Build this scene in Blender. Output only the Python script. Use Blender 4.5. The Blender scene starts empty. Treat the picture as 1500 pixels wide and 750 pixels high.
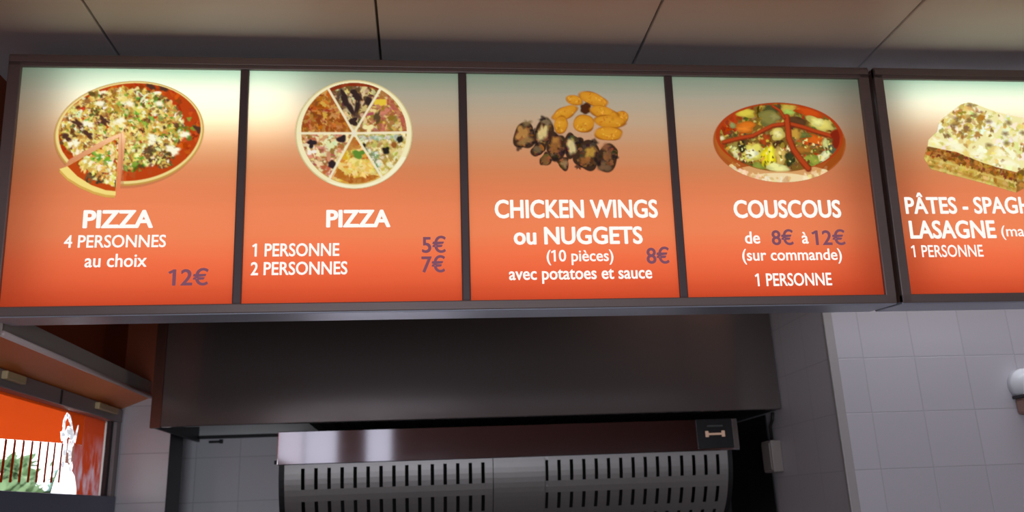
import bpy, bmesh, math, random
import numpy as np
from mathutils import Vector, Matrix

# ------------------------------------------------------------------ camera, world, lights, exposure
scene = bpy.context.scene
COL = scene.collection
YAW, PITCH, ROLL, FPX = 0.1122, 0.2905, -0.0408, 1239.7
cd = bpy.data.cameras.new('camera')
cam = bpy.data.objects.new('camera', cd)
COL.objects.link(cam)
cd.sensor_fit = 'HORIZONTAL'
cd.sensor_width = 36.0
cd.lens = FPX / 1500.0 * 36.0
cd.clip_start = 0.02
cd.dof.use_dof = True
cd.dof.focus_distance = 2.5
cd.dof.aperture_fstop = 2.4
fw = Vector((math.sin(YAW) * math.cos(PITCH), math.cos(YAW) * math.cos(PITCH), math.sin(PITCH)))
rt = Vector((math.cos(YAW), -math.sin(YAW), 0.0))
up = rt.cross(fw)
r2 = math.cos(ROLL) * rt + math.sin(ROLL) * up
u2 = -math.sin(ROLL) * rt + math.cos(ROLL) * up
M = Matrix((r2, u2, -fw)).transposed().to_4x4()
M.translation = Vector((0, 0, 1.6))
cam.matrix_world = M
scene.camera = cam

scene.view_settings.view_transform = 'Standard'
scene.view_settings.look = 'None'
scene.view_settings.exposure = 0.0
scene.view_settings.gamma = 1.0
scene.view_settings.use_curve_mapping = False

world = bpy.data.worlds.new('world')
scene.world = world
world.use_nodes = True
world.node_tree.nodes['Background'].inputs[0].default_value = (0.93, 0.97, 1.0, 1)
world.node_tree.nodes['Background'].inputs[1].default_value = 3.4


def area(name, loc, rot, sx, sy, power, color=(1, 1, 1)):
    l = bpy.data.lights.new(name, 'AREA')
    l.shape = 'RECTANGLE'
    l.size, l.size_y = sx, sy
    l.energy = power
    l.color = color
    o = bpy.data.objects.new(name, l)
    o.location = loc
    o.rotation_euler = rot
    COL.objects.link(o)
    return o


# daylight through the shop front behind the viewer, and a light added on the side wall
DAY = (0.82, 0.87, 1.0)
area('shop_front_daylight', (-0.42, -2.56, 1.15), (math.radians(90), 0, 0), 1.5, 1.6, 56, DAY)
area('shop_front_daylight', (1.7, -2.56, 1.15), (math.radians(90), 0, 0), 2.6, 1.6, 24, DAY)
area('fanlight_daylight', (-1.105, -2.56, 2.34), (math.radians(90), 0, 0), 0.35, 0.46, 0.60, DAY)
area('fanlight_daylight', (-0.475, -2.56, 2.34), (math.radians(90), 0, 0), 0.27, 0.46, 0.46, DAY)
area('side_reflection_light', (-1.285, -1.6, 2.34), (0, math.radians(-90), 0), 0.46, 1.7, 2.6, DAY)  # added on the closed side wall to brighten the canopy band's left end
area('kitchen_ceiling_tube', (1.95, 2.62, 2.93), (0, 0, 0), 1.7, 0.08, 8.0, (0.90, 0.92, 1.0))


# ------------------------------------------------------------------ helpers
def lin(c):
    out = []
    for v in c[:3]:
        v = v / 255.0
        out.append(v / 12.92 if v <= 0.04045 else ((v + 0.055) / 1.055) ** 2.4)
    return tuple(out)


def rgba(c):
    return lin(c) + (1.0,)


def new_mat(name):
    m = bpy.data.materials.new(name)
    m.use_nodes = True
    nt = m.node_tree
    nt.nodes.clear()
    out = nt.nodes.new('ShaderNodeOutputMaterial')
    return m, nt, out


def N(nt, kind, **kw):
    n = nt.nodes.new(kind)
    for k, v in kw.items():
        setattr(n, k, v)
    return n


def pbr(name, color, rough=0.5, metal=0.0, noise=0.0, nscale=8.0, stretch=(1, 1, 1), bump=0.0, rnoise=0.0, spec=0.5):
    m, nt, out = new_mat(name)
    b = N(nt, 'ShaderNodeBsdfPrincipled')
    nt.links.new(b.outputs[0], out.inputs[0])
    b.inputs['Base Color'].default_value = rgba(color)
    b.inputs['Roughness'].default_value = rough
    b.inputs['Metallic'].default_value = metal
    b.inputs['Specular IOR Level'].default_value = spec
    tc = N(nt, 'ShaderNodeTexCoord')
    mp = N(nt, 'ShaderNodeMapping')
    mp.inputs['Scale'].default_value = stretch
    nz = N(nt, 'ShaderNodeTexNoise')
    nz.inputs['Scale'].default_value = nscale
    nz.inputs['Detail'].default_value = 4
    nt.links.new(tc.outputs['Object'], mp.inputs[0])
    nt.links.new(mp.outputs[0], nz.inputs['Vector'])
    if noise:
        mr = N(nt, 'ShaderNodeMapRange')
        mr.inputs['To Min'].default_value = 1 - noise
        mr.inputs['To Max'].default_value = 1 + noise
        nt.links.new(nz.outputs[0], mr.inputs[0])
        mx = N(nt, 'ShaderNodeVectorMath', operation='MULTIPLY')
        mx.inputs[0].default_value = lin(color)
        nt.links.new(mr.outputs[0], mx.inputs[1])
        nt.links.new(mx.outputs[0], b.inputs['Base Color'])
    if rnoise:
        mr2 = N(nt, 'ShaderNodeMapRange')
        mr2.inputs['To Min'].default_value = max(0.02, rough - rnoise)
        mr2.inputs['To Max'].default_value = rough + rnoise
        nt.links.new(nz.outputs[0], mr2.inputs[0])
        nt.links.new(mr2.outputs[0], b.inputs['Roughness'])
    if bump:
        bp = N(nt, 'ShaderNodeBump')
        bp.inputs['Strength'].default_value = bump
        bp.inputs['Distance'].default_value = 0.002
        nt.links.new(nz.outputs[0], bp.inputs['Height'])
        nt.links.new(bp.outputs[0], b.inputs['Normal'])
    return m


def tile_mat(name, axes, origin, size, color, grout, rough=0.25):
    """glazed square tiles in straight courses; axes = the two world axes of the wall"""
    m, nt, out = new_mat(name)
    b = N(nt, 'ShaderNodeBsdfPrincipled')
    nt.links.new(b.outputs[0], out.inputs[0])
    tc = N(nt, 'ShaderNodeTexCoord')
    sp = N(nt, 'ShaderNodeSeparateXYZ')
    cb = N(nt, 'ShaderNodeCombineXYZ')
    nt.links.new(tc.outputs['Object'], sp.inputs[0])
    for i, (a, o) in enumerate(zip(axes, origin)):
        s = N(nt, 'ShaderNodeMath', operation='SUBTRACT')
        nt.links.new(sp.outputs['XYZ'.index(a)], s.inputs[0])
        s.inputs[1].default_value = o - 20 * size
        nt.links.new(s.outputs[0], cb.inputs[i])
    br = N(nt, 'ShaderNodeTexBrick')
    br.offset = 0.0
    br.inputs['Scale'].default_value = 1.0
    br.inputs['Brick Width'].default_value = size
    br.inputs['Row Height'].default_value = size
    br.inputs['Mortar Size'].default_value = 0.0022
    br.inputs['Mortar Smooth'].default_value = 0.4
    br.inputs['Bias'].default_value = 0.0
    br.inputs['Color1'].default_value = rgba(color)
    br.inputs['Color2'].default_value = rgba([c * 0.975 for c in color])
    br.inputs['Mortar'].default_value = rgba(grout)
    nt.links.new(cb.outputs[0], br.inputs['Vector'])
    nt.links.new(br.outputs['Color'], b.inputs['Base Color'])
    b.inputs['Roughness'].default_value = rough
    inv = N(nt, 'ShaderNodeMath', operation='SUBTRACT')
    inv.inputs[0].default_value = 1.0
    nt.links.new(br.outputs['Fac'], inv.inputs[1])
    bp = N(nt, 'ShaderNodeBump')
    bp.inputs['Strength'].default_value = 0.4
    bp.inputs['Distance'].default_value = 0.003
    nt.links.new(inv.outputs[0], bp.inputs['Height'])
    nt.links.new(bp.outputs[0], b.inputs['Normal'])
    return m


def emit(name, color, strength=1.0):
    m, nt, out = new_mat(name)
    e = N(nt, 'ShaderNodeEmission')
    e.inputs[0].default_value = rgba(color)
    e.inputs[1].default_value = strength
    nt.links.new(e.outputs[0], out.inputs[0])
    return m


def link(name, mesh, mats=(), parent=None, loc=None):
    o = bpy.data.objects.new(name, mesh)
    COL.objects.link(o)
    for m in (mats if isinstance(mats, (list, tuple)) else [mats]):
        mesh.materials.append(m)
    if parent:
        o.parent = parent
    if loc:
        o.location = loc
    return o


class MB:
    """collects shapes and links them as one mesh object"""

    def __init__(self):
        self.bm = bmesh.new()

    def box(self, x0, x1, y0, y1, z0, z1, bevel=0.0, mat=0, seg=2):
        t = bmesh.new()
        v = [t.verts.new((x, y, z)) for x in (x0, x1) for y in (y0, y1) for z in (z0, z1)]
        for f in ((0, 1, 3, 2), (4, 6, 7, 5), (0, 4, 5, 1), (2, 3, 7, 6), (0, 2, 6, 4), (1, 5, 7, 3)):
            t.faces.new([v[i] for i in f])
        bmesh.ops.recalc_face_normals(t, faces=t.faces)
        if bevel:
            bmesh.ops.bevel(t, geom=list(t.edges), offset=bevel, segments=seg, affect='EDGES', profile=0.5)
        self.merge(t, mat)
        return self

    def merge(self, t, mat=0, smooth=False):
        base = {}
        for v in t.verts:
            base[v] = self.bm.verts.new(v.co)
        for f in t.faces:
            try:
                nf = self.bm.faces.new([base[v] for v in f.verts])
                nf.material_index = mat
                nf.smooth = smooth
            except ValueError:
                pass
        t.free()

    def prism(self, pts, axis, a, b, mat=0, bevel=0.0):
        """extrude a 2-D outline along an axis from a to b"""
        t = bmesh.new()

        def co(p, d):
            if axis == 'X':
                return (d, p[0], p[1])
            if axis == 'Y':
                return (p[0], d, p[1])
            return (p[0], p[1], d)
        va = [t.verts.new(co(p, a)) for p in pts]
        vb = [t.verts.new(co(p, b)) for p in pts]
        n = len(pts)
        t.faces.new(va)
        t.faces.new(list(reversed(vb)))
        for i in range(n):
            t.faces.new((va[i], vb[i], vb[(i + 1) % n], va[(i + 1) % n]))
        bmesh.ops.recalc_face_normals(t, faces=t.faces)
        if bevel:
            bmesh.ops.bevel(t, geom=list(t.edges), offset=bevel, segments=2, affect='EDGES', profile=0.5)
        self.merge(t, mat)
        return self

    def lathe(self, prof, center, axis='Z', n=28, mat=0):
        """prof: list of (radius, height)"""
        t = bmesh.new()
        rings = []
        for r, h in prof:
            ring = []
            for i in range(n):
                a = 2 * math.pi * i / n
                c, s = r * math.cos(a), r * math.sin(a)
                p = {'Z': (c, s, h), 'Y': (c, h, s), 'X': (h, c, s)}[axis]
                ring.append(t.verts.new(Vector(p) + Vector(center)))
            rings.append(ring)
        for a, b in zip(rings, rings[1:]):
            for i in range(n):
                t.faces.new((a[i], a[(i + 1) % n], b[(i + 1) % n], b[i]))
        t.faces.new(rings[0])
        t.faces.new(rings[-1])
        bmesh.ops.recalc_face_normals(t, faces=t.faces)
        self.merge(t, mat, smooth=True)
        return self

    def tube(self, pts, r, n=10, mat=0):
        t = bmesh.new()
        pts = [Vector(p) for p in pts]
        rings = []
        for i, p in enumerate(pts):
            d = (pts[min(i + 1, len(pts) - 1)] - pts[max(i - 1, 0)]).normalized()
            ref = Vector((0, 0, 1)) if abs(d.z) < 0.9 else Vector((1, 0, 0))
            a = d.cross(ref).normalized()
            b = d.cross(a)
            rings.append([t.verts.new(p + r * (math.cos(2 * math.pi * k / n) * a + math.sin(2 * math.pi * k / n) * b)) for k in range(n)])
        for a, b in zip(rings, rings[1:]):
            for k in range(n):
                t.faces.new((a[k], a[(k + 1) % n], b[(k + 1) % n], b[k]))
        t.faces.new(rings[0])
        t.faces.new(rings[-1])
        bmesh.ops.recalc_face_normals(t, faces=t.faces)
        self.merge(t, mat, smooth=True)
        return self

    def build(self, name, mats=(), parent=None):
        me = bpy.data.meshes.new(name)
        self.bm.to_mesh(me)
        self.bm.free()
        return link(name, me, mats, parent)


def empty(name, loc, rot=(0, 0, 0)):
    o = bpy.data.objects.new(name, None)
    o.location = loc
    o.rotation_euler = rot
    o.empty_display_size = 0.1
    COL.objects.link(o)
    return o


def tag(o, label, cat, group=None, kind=None):
    o['label'] = label
    o['category'] = cat
    if group:
        o['group'] = group
    if kind:
        o['kind'] = kind
    return o


def struct(o, label=None, cat=None):
    o['kind'] = 'structure'
    if label:
        o['label'] = label
        o['category'] = cat
    return o


# ------------------------------------------------------------------ materials
TS = 0.2025
M_tile_x = tile_mat('glazed_tile_facing_front', 'XZ', (1.647, 1.686), TS, (205, 202, 208), (188, 185, 191))
M_tile_rear = tile_mat('glazed_tile_rear', 'XZ', (-0.858, 1.686), TS, (205, 204, 206), (180, 179, 182))
M_tile_pillar = tile_mat('glazed_tile_pillar', 'XZ', (-1.078, 1.686), TS, (205, 203, 204), (176, 174, 176))
M_tile_y = tile_mat('glazed_tile_return', 'YZ', (3.0, 1.686), TS, (200, 197, 200), (184, 181, 184), 0.4)
M_trim = pbr('tile_edge_plastic', (172, 168, 166), 0.4)
M_ceiling = pbr('ceiling_panel_laminate', (232, 235, 236), 0.45, noise=0.03, nscale=2)
M_joint = pbr('ceiling_joint_strip', (90, 84, 78), 0.6)
M_floor = pbr('floor_tile_brown', (74, 62, 54), 0.5, noise=0.1)
M_orange = pbr('orange_wall_paint', (158, 70, 28), 0.6, noise=0.05, nscale=3)
M_bulk_face = pbr('bulkhead_grey_laminate', (176, 164, 154), 0.5, noise=0.04)
M_bulk_edge = pbr('bulkhead_pale_edging', (225, 205, 198), 0.3)
M_greywall = pbr('plain_wall_paint', (124, 76, 60), 0.7)
M_frame = pbr('lightbox_frame_aluminium', (136, 122, 118), 0.38, 0.25, noise=0.06, nscale=30, stretch=(0.2, 3, 3))
M_frame_under = pbr('lightbox_underside_lit_aluminium', (186, 192, 206), 0.35, 0.4, noise=0.04, nscale=30, stretch=(0.2, 3, 3))  # paler and bluer than the frame: window light put into the colour
M_divider = pbr('lightbox_divider_plastic', (104, 90, 90), 0.5, 0.1)
M_back = pbr('lightbox_back_sheet', (112, 80, 64), 0.7)
M_inside = pbr('lightbox_inside', (235, 235, 235), 0.8)
M_steel = pbr('brushed_steel', (124, 114, 110), 0.16, 0.72, noise=0.02, nscale=40, stretch=(6, 6, 0.15))
M_steel_band = pbr('brushed_steel_canopy', (184, 178, 184), 0.06, 1.0, noise=0.04, nscale=40, stretch=(0.3, 1, 12), rnoise=0.02)
M_steel_pale = pbr('pale_steel_lining', (190, 190, 186), 0.5, 0.3)
M_steel_slot = pbr('slotted_steel_sheet', (158, 154, 150), 0.42, 0.6, noise=0.05, nscale=24)
M_chamfer = pbr('hood_corner_strip', (92, 58, 46), 0.4, 0.4)  # orange wall's reflection put into the steel's colour
M_dark = pbr('blackened_steel_and_shade', (20, 19, 19), 0.6)
M_dark2 = pbr('dark_grey_metal_and_shade', (52, 50, 52), 0.5, 0.3)
M_black = pbr('black_label_plastic', (14, 15, 16), 0.25)
M_cream = pbr('cream_plastic', (196, 178, 132), 0.5)
M_winframe = pbr('window_frame_grey_aluminium', (150, 140, 138), 0.45, 0.2)
M_winframe_dk = pbr('window_gasket', (48, 44, 44), 0.6)
M_sill = pbr('window_bottom_rail_slate', (120, 126, 146), 0.5, 0.1)
M_jbox = pbr('junction_box_plastic', (150, 140, 134), 0.55)
M_cable = pbr('cable_black', (34, 30, 28), 0.5)
M_white_plastic = pbr('white_glossy_plastic', (232, 236, 240), 0.12)
M_pinkbrown = pbr('brown_plastic', (150, 116, 104), 0.5)
M_chrome = pbr('chrome', (200, 200, 200), 0.1, 1.0)
M_leaf = pbr('leaf_green', (112, 142, 96), 0.6, noise=0.35, nscale=12)
M_leaf_blue = pbr('leaf_blue_green', (130, 162, 158), 0.6, noise=0.3, nscale=14)
M_ground = pbr('outside_ground', (170, 170, 160), 0.9, noise=0.1)

# ------------------------------------------------------------------ setting
XW = -1.294          # inner face of the wall with the window
YR = 3.0             # right-hand tiled wall, facing the viewer
YB = 4.22            # rear wall of the cooking recess
YP = 3.84            # tiled pier left of the recess
XRET = 1.515         # side of the recess, under the right-hand wall's edge
CZ = 2.952

m = MB().box(-1.6, 3.3, -2.7, 4.4, -0.1, 0.0)
struct(m.build('floor', M_floor), 'brown shop floor below the picture', 'floor')

m = MB()
m.box(-1.6, 3.3, -2.7, 4.4, CZ + 0.014, CZ + 0.1, mat=1)
edges = [-1.6, -0.898, -0.118, 0.683, 1.443, 2.22, 3.3]
for a, b in zip(edges, edges[1:]):
    m.box(a + 0.0035, b - 0.0035, -2.7, 4.4, CZ, CZ + 0.02, bevel=0.0035)
struct(m.build('ceiling', [M_ceiling, M_joint]), 'pale panelled ceiling above the lit menu boards', 'ceiling')

m = MB().box(XRET, 3.2, YR, 4.4, 0.0, CZ)
wr = m.build('wall_right', [M_tile_x, M_tile_y])
for p in wr.data.polygons:
    if abs(p.normal.x) > 0.5:
        p.material_index = 1
struct(wr, 'grey-white tiled wall right of the cooking recess', 'wall')
m = MB().box(XRET - 0.004, XRET + 0.032, YR - 0.004, YR + 0.012, 0.0, 2.95, bevel=0.003)
struct(m.build('trim_1', M_trim), 'pale edging strip on the outer corner of the right tiled wall', 'edging strip')
m = MB().box(-1.5, XRET, YB, YB + 0.15, 0.0, 1.985)
m.box(-1.5, XRET, YB, YB + 0.15, 1.985, CZ, mat=1)
struct(m.build('wall_back', [M_tile_rear, M_greywall]), 'tiled rear wall behind the cooking hood', 'wall')
m = MB().box(XW - 0.001, -1.078, YP, 4.05, 0.0, 2.124)
m.box(XW - 0.001, -1.078, YP, 4.05, 2.124, CZ, mat=1)
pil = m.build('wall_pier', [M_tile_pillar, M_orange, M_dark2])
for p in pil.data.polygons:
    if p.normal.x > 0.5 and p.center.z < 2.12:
        p.material_index = 2  # recess side of the pier coloured dark, its shade put into the material
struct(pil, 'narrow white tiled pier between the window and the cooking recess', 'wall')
# wall with the window opening
WY0, WY1, WZ0, WZ1 = 2.30, 3.825, 1.700, 2.072
m = MB()
m.box(XW - 0.2, XW, -2.7, WY0, 0, CZ, mat=1)
m.box(XW - 0.2, XW, WY1, 4.4, 0, CZ, mat=1)
m.box(XW - 0.2, XW, WY0, WY1, 0, WZ0 - 0.12, mat=1)
m.box(XW - 0.2, XW, WY0, WY1, WZ1 + 0.005, CZ, mat=0)
m.box(XW - 0.001, XW + 0.002, 1.2, YP, 2.19, CZ, mat=0)
struct(m.build('wall_left', [M_orange, M_greywall]), 'left wall painted dark orange above the window', 'wall')
m = MB().box(3.2, 3.35, -2.7, 4.4, 0, CZ)
struct(m.build('wall_side', M_greywall), 'plain side wall out of the picture on the right', 'wall')
m = MB()
m.box(-1.5, 3.2, -2.74, -2.66, 0, CZ)  # added backing sheet, keeps sky light out of the window openings
m.box(-1.5, 3.2, -2.7, -2.5, 2.57, CZ)
m.box(-1.5, 3.2, -2.7, -2.5, 1.95, 2.11)
m.box(-1.5, 3.2, -2.7, -2.5, 0, 0.35)
m.box(-1.5, -1.28, -2.7, -2.5, 0.35, 2.57)
m.box(3.05, 3.2, -2.7, -2.5, 0.35, 2.57)
m.box(-0.93, -0.61, -2.7, -2.5, 2.11, 2.57)
m.box(-0.34, 3.05, -2.7, -2.5, 2.11, 2.57)
for x in (-0.2, 0.9, 2.0):
    m.box(x - 0.04, x + 0.04, -2.7, -2.5, 0.35, 1.95)
struct(m.build('wall_front', M_greywall), 'shop front wall behind the viewer', 'wall')

m = MB().box(-1.5, 3.2, 0.68, 0.86, 2.32, CZ + 0.005)  # unseen beam added to keep front window light off the ceiling
struct(m.build('light_blocking_beam', M_ceiling), 'added unseen ceiling beam that keeps window light off the ceiling', 'beam')

# boxed bulkhead along the window wall
m = MB()
m.prism([(XW + 0.002, 2.079), (-1.172, 2.126), (-1.172, 2.193), (XW + 0.002, 2.193)], 'Y', 2.47, YP - 0.002)
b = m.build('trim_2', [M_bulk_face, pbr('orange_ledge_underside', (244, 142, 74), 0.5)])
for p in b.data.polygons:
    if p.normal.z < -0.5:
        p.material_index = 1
struct(b, 'grey boxed ledge with orange underside above the window', 'ledge')
m = MB().tube([(-1.170, 2.47, 2.128), (-1.170, YP - 0.002, 2.129)], 0.0095, 10)
struct(m.build('trim_3', M_bulk_edge), 'pale rounded edging along the bottom of the grey ledge', 'edging strip')

# ------------------------------------------------------------------ window
win = empty('window_1', (XW, 3.0, WZ0))
struct(win, 'low window with orange film, stripes and a white sticker', 'window')


def wpart(mb, name, mats):
    o = mb.build(name, mats)
    o.parent = win
    o.matrix_parent_inverse = Matrix.Translation(win.location).inverted()
    return o


m = MB()
m.box(XW - 0.06, XW + 0.012, WY0, YP - 0.003, 2.020, WZ1 + 0.004, bevel=0.003)
m.box(XW - 0.06, XW + 0.010, 3.785, YP - 0.003, WZ0 - 0.12, 2.020, bevel=0.003)
m.box(XW - 0.06, XW + 0.004, WY0, WY0 + 0.05, WZ0 - 0.12, 2.020, bevel=0.003)
wpart(m, 'window_frame', M_winframe)
m = MB().box(XW - 0.06, XW + 0.014, WY0, YP - 0.003, WZ0 - 0.13, WZ0 + 0.016, bevel=0.004)
wpart(m, 'bottom_rail', M_sill)
m = MB().box(XW - 0.02, XW - 0.004, 3.755, 3.786, WZ0 + 0.016, 2.02)
m.box(XW - 0.02, XW + 0.014, 3.18, 3.195, 2.022, WZ1, mat=0)
wpart(m, 'gasket', M_winframe_dk)
mg, nt, out = new_mat('window_glass')
mixn = N(nt, 'ShaderNodeMixShader')
tr = N(nt, 'ShaderNodeBsdfTransparent')
gl = N(nt, 'ShaderNodeBsdfGlossy')
gl.inputs['Roughness'].default_value = 0.02
mixn.inputs[0].default_value = 0.05
nt.links.new(tr.outputs[0], mixn.inputs[1])
nt.links.new(gl.outputs[0], mixn.inputs[2])
nt.links.new(mixn.outputs[0], out.inputs[0])
m = MB().box(XW - 0.034, XW - 0.028, WY0 + 0.04, 3.79, WZ0, 2.03)
wpart(m, 'glass_pane', mg)


def film_mat(name, color, trans, mottled=False):
    """coloured film on the glass, lit from outside"""
    m, nt, out = new_mat(name)
    a = N(nt, 'ShaderNodeBsdfTranslucent')
    a.inputs[0].default_value = rgba(color)
    d = N(nt, 'ShaderNodeBsdfTransparent')
    d.inputs[0].default_value = rgba(color)
    mx = N(nt, 'ShaderNodeMixShader')
    mx.inputs[0].default_value = trans
    nt.links.new(a.outputs[0], mx.inputs[1])
    nt.links.new(d.outputs[0], mx.inputs[2])
    last = mx
    if mottled:
        tc = N(nt, 'ShaderNodeTexCoord')
        nz = N(nt, 'ShaderNodeTexNoise')
        nz.inputs['Scale'].default_value = 24
        nz.inputs['Detail'].default_value = 3
        mp = N(nt, 'ShaderNodeMapping')
        mp.inputs['Scale'].default_value = (1, 1, 0.45)
        nt.links.new(tc.outputs['Object'], mp.inputs[0])
        nt.links.new(mp.outputs[0], nz.inputs['Vector'])
        cr = N(nt, 'ShaderNodeValToRGB')
        cr.color_ramp.elements[0].position = 0.40
        cr.color_ramp.elements[1].position = 0.66
        nt.links.new(nz.outputs[0], cr.inputs[0])
        t2 = N(nt, 'ShaderNodeBsdfTranslucent')
        t2.inputs[0].default_value = rgba((122, 110, 120))
        m2 = N(nt, 'ShaderNodeMixShader')
        sx = N(nt, 'ShaderNodeSeparateXYZ')
        nt.links.new(tc.outputs['Object'], sx.inputs[0])
        mr = N(nt, 'ShaderNodeMapRange')
        mr.inputs['From Min'].default_value = 1.96
        mr.inputs['From Max'].default_value = 1.80
        mr.inputs['To Min'].default_value = 0.0
        mr.inputs['To Max'].default_value = 0.85
        nt.links.new(sx.outputs['Z'], mr.inputs[0])
        mm = N(nt, 'ShaderNodeMath', operation='MULTIPLY')
        nt.links.new(cr.outputs[0], mm.inputs[0])
        nt.links.new(mr.outputs[0], mm.inputs[1])
        nt.links.new(mm.outputs[0], m2.inputs[0])
        nt.links.new(mx.outputs[0], m2.inputs[1])
        nt.links.new(t2.outputs[0], m2.inputs[2])
        last = m2
    nt.links.new(last.outputs[0], out.inputs[0])
    return m


M_film = film_mat('orange_window_film', (150, 50, 14), 0.45)
M_stripe = film_mat('orange_stripe_film', (140, 72, 40), 0.3)
M_filmmot = film_mat('mottled_red_film', (134, 46, 24), 0.35, True)  # red film with grey mottling, stronger towards the bottom


def sheet(pts_list, x, th=0.0008):
    mb = MB()
    for pts in pts_list:
        mb.prism(pts, 'X', x, x + th)
    return mb


XF = XW - 0.0275
stripes = []
ys = [2.842, 2.905, 2.967, 3.03, 3.095, 3.158, 3.221, 3.28]
ys = [2.842 - 0.063 * k for k in range(8, 0, -1)] + ys + [3.343]
for i, y in enumerate(ys):
    stripes.append([(y - 0.008, 1.742 + 0.03 * (y - 2.84)), (y + 0.008, 1.742 + 0.03 * (y - 2.84)), (y + 0.0075, 1.905 + 0.0 * y), (y - 0.0075, 1.9)])
# stripes as parts of the window
for st in stripes:
    top = 1.873 + max(0, (st[0][0] - 2.803)) * 0.046
    st[2] = (st[2][0], top)
    st[3] = (st[3][0], top)
    wpart(sheet([st], XF), 'film_stripe', M_stripe)

# white sticker: looped figure above a cone-shaped mass
def stroke(pts, w):
    out = []
    for (a, b), (wa, wb) in zip(zip(pts, pts[1:]), zip(w, w[1:])):
        d = Vector((b[0] - a[0], b[1] - a[1]))
        n = Vector((-d.y, d.x)).normalized()
        out.append([(a[0] + n.x * wa, a[1] + n.y * wa), (b[0] + n.x * wb, b[1] + n.y * wb), (b[0] - n.x * wb, b[1] - n.y * wb), (a[0] - n.x * wa, a[1] - n.y * wa)])
        k = 10
        out.append([(b[0] + wb * math.cos(2 * math.pi * i / k), b[1] + wb * math.sin(2 * math.pi * i / k)) for i in range(k)])
    return out


def WP(px, py):      # sticker drawing units -> wall metres (y, z)
    return (3.300 + px * 0.00280, 1.712 + py * 0.00310)


fig = []
fig += stroke([WP(14, 74), WP(13, 86), WP(20, 94), WP(28, 92), WP(36, 84), WP(42, 75)], [.009, .009, .008, .008, .009, .010])
fig += stroke([WP(12, 74), WP(13, 68)], [.020, .016])
fig += stroke([WP(20, 66), WP(30, 76), WP(42, 72), WP(47, 62)], [.014, .018, .020, .013])
fig += stroke([WP(22, 66), WP(24, 50), WP(23, 36)], [.014, .013, .013])
fig += stroke([WP(44, 62), WP(42, 50), WP(44, 42)], [.012, .014, .011])
fig += stroke([WP(36, 66), WP(34, 52)], [.006, .006])
fig += stroke([WP(47, 36), WP(50, 34)], [.019, .018])
fig += [[WP(-6, 2), WP(0, 14), WP(8, 26), WP(20, 38), WP(38, 38), WP(50, 32), WP(66, 24), WP(76, 10), WP(78, 2)]]
fig += stroke([WP(52, 64), WP(56, 74), WP(60, 84)], [.012, .010, .004])
stick = sheet(fig, XF + 0.001, 0.0006)


def in_poly(p, pts):
    r = False
    for (x0, y0), (x1, y1) in zip(pts, pts[1:] + pts[:1]):
        if (y0 > p[1]) != (y1 > p[1]) and p[0] < (x1 - x0) * (p[1] - y0) / (y1 - y0) + x0:
            r = not r
    return r


def cut_film(y0, y1, z0f, z1, cell, name, mat):
    """film sheet with the sticker's outline cut out of it"""
    t = bmesh.new()
    ny, nz = int(round((y1 - y0) / cell)), int(round((z1 - z0f(y0)) / cell))
    g = [[t.verts.new((XF, y0 + (y1 - y0) * i / ny, z0f(y0 + (y1 - y0) * i / ny) + (z1 - z0f(y0 + (y1 - y0) * i / ny)) * j / nz)) for j in range(nz + 1)] for i in range(ny + 1)]
    for i in range(ny):
        for j in range(nz):
            c = (g[i][j].co + g[i + 1][j + 1].co) / 2
            if any(in_poly((c.y, c.z), f) for f in fig):
                continue
            t.faces.new((g[i][j], g[i + 1][j], g[i + 1][j + 1], g[i][j + 1]))
    for v in [v for v in t.verts if not v.link_faces]:
        t.verts.remove(v)
    me = bpy.data.meshes.new(name)
    t.to_mesh(me)
    t.free()
    o = link(name, me, mat)
    o.parent = win
    o.matrix_parent_inverse = Matrix.Translation(win.location).inverted()


cut_film(WY0 + 0.045, 3.53, lambda y: 1.873 + max(0, y - 2.803) * 0.046, 2.024, 0.0035, 'orange_film', M_film)
cut_film(3.455, 3.5302, lambda y: WZ0 + 0.016, 1.9035, 0.0035, 'mottled_film', M_filmmot)
cut_film(3.5305, 3.755, lambda y: WZ0 + 0.016, 2.024, 0.0035, 'mottled_film', M_filmmot)
msd, nt, out = new_mat('white_sticker_film')
a1 = N(nt, 'ShaderNodeBsdfTranslucent')
a1.inputs[0].default_value = (0.97, 0.97, 0.98, 1)
a2 = N(nt, 'ShaderNodeBsdfTransparent')
mx = N(nt, 'ShaderNodeMixShader')
mx.inputs[0].default_value = 0.12
nt.links.new(a1.outputs[0], mx.inputs[1])
nt.links.new(a2.outputs[0], mx.inputs[2])
nt.links.new(mx.outputs[0], out.inputs[0])
wpart(stick, 'white_sticker', msd)
for y0, y1 in ((2.735, 2.868), (3.513, 3.735)):
    m = MB().box(XW + 0.010, XW + 0.030, y0, y1, 2.044, 2.070, bevel=0.004)
    wpart(m, 'hinge', M_cream)

# outside: ground and two bushes
m = MB().box(-8, -1.6, -2, 9, -0.2, -0.05)
struct(m.build('ground', M_ground), 'pale ground outside the window', 'ground')


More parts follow.
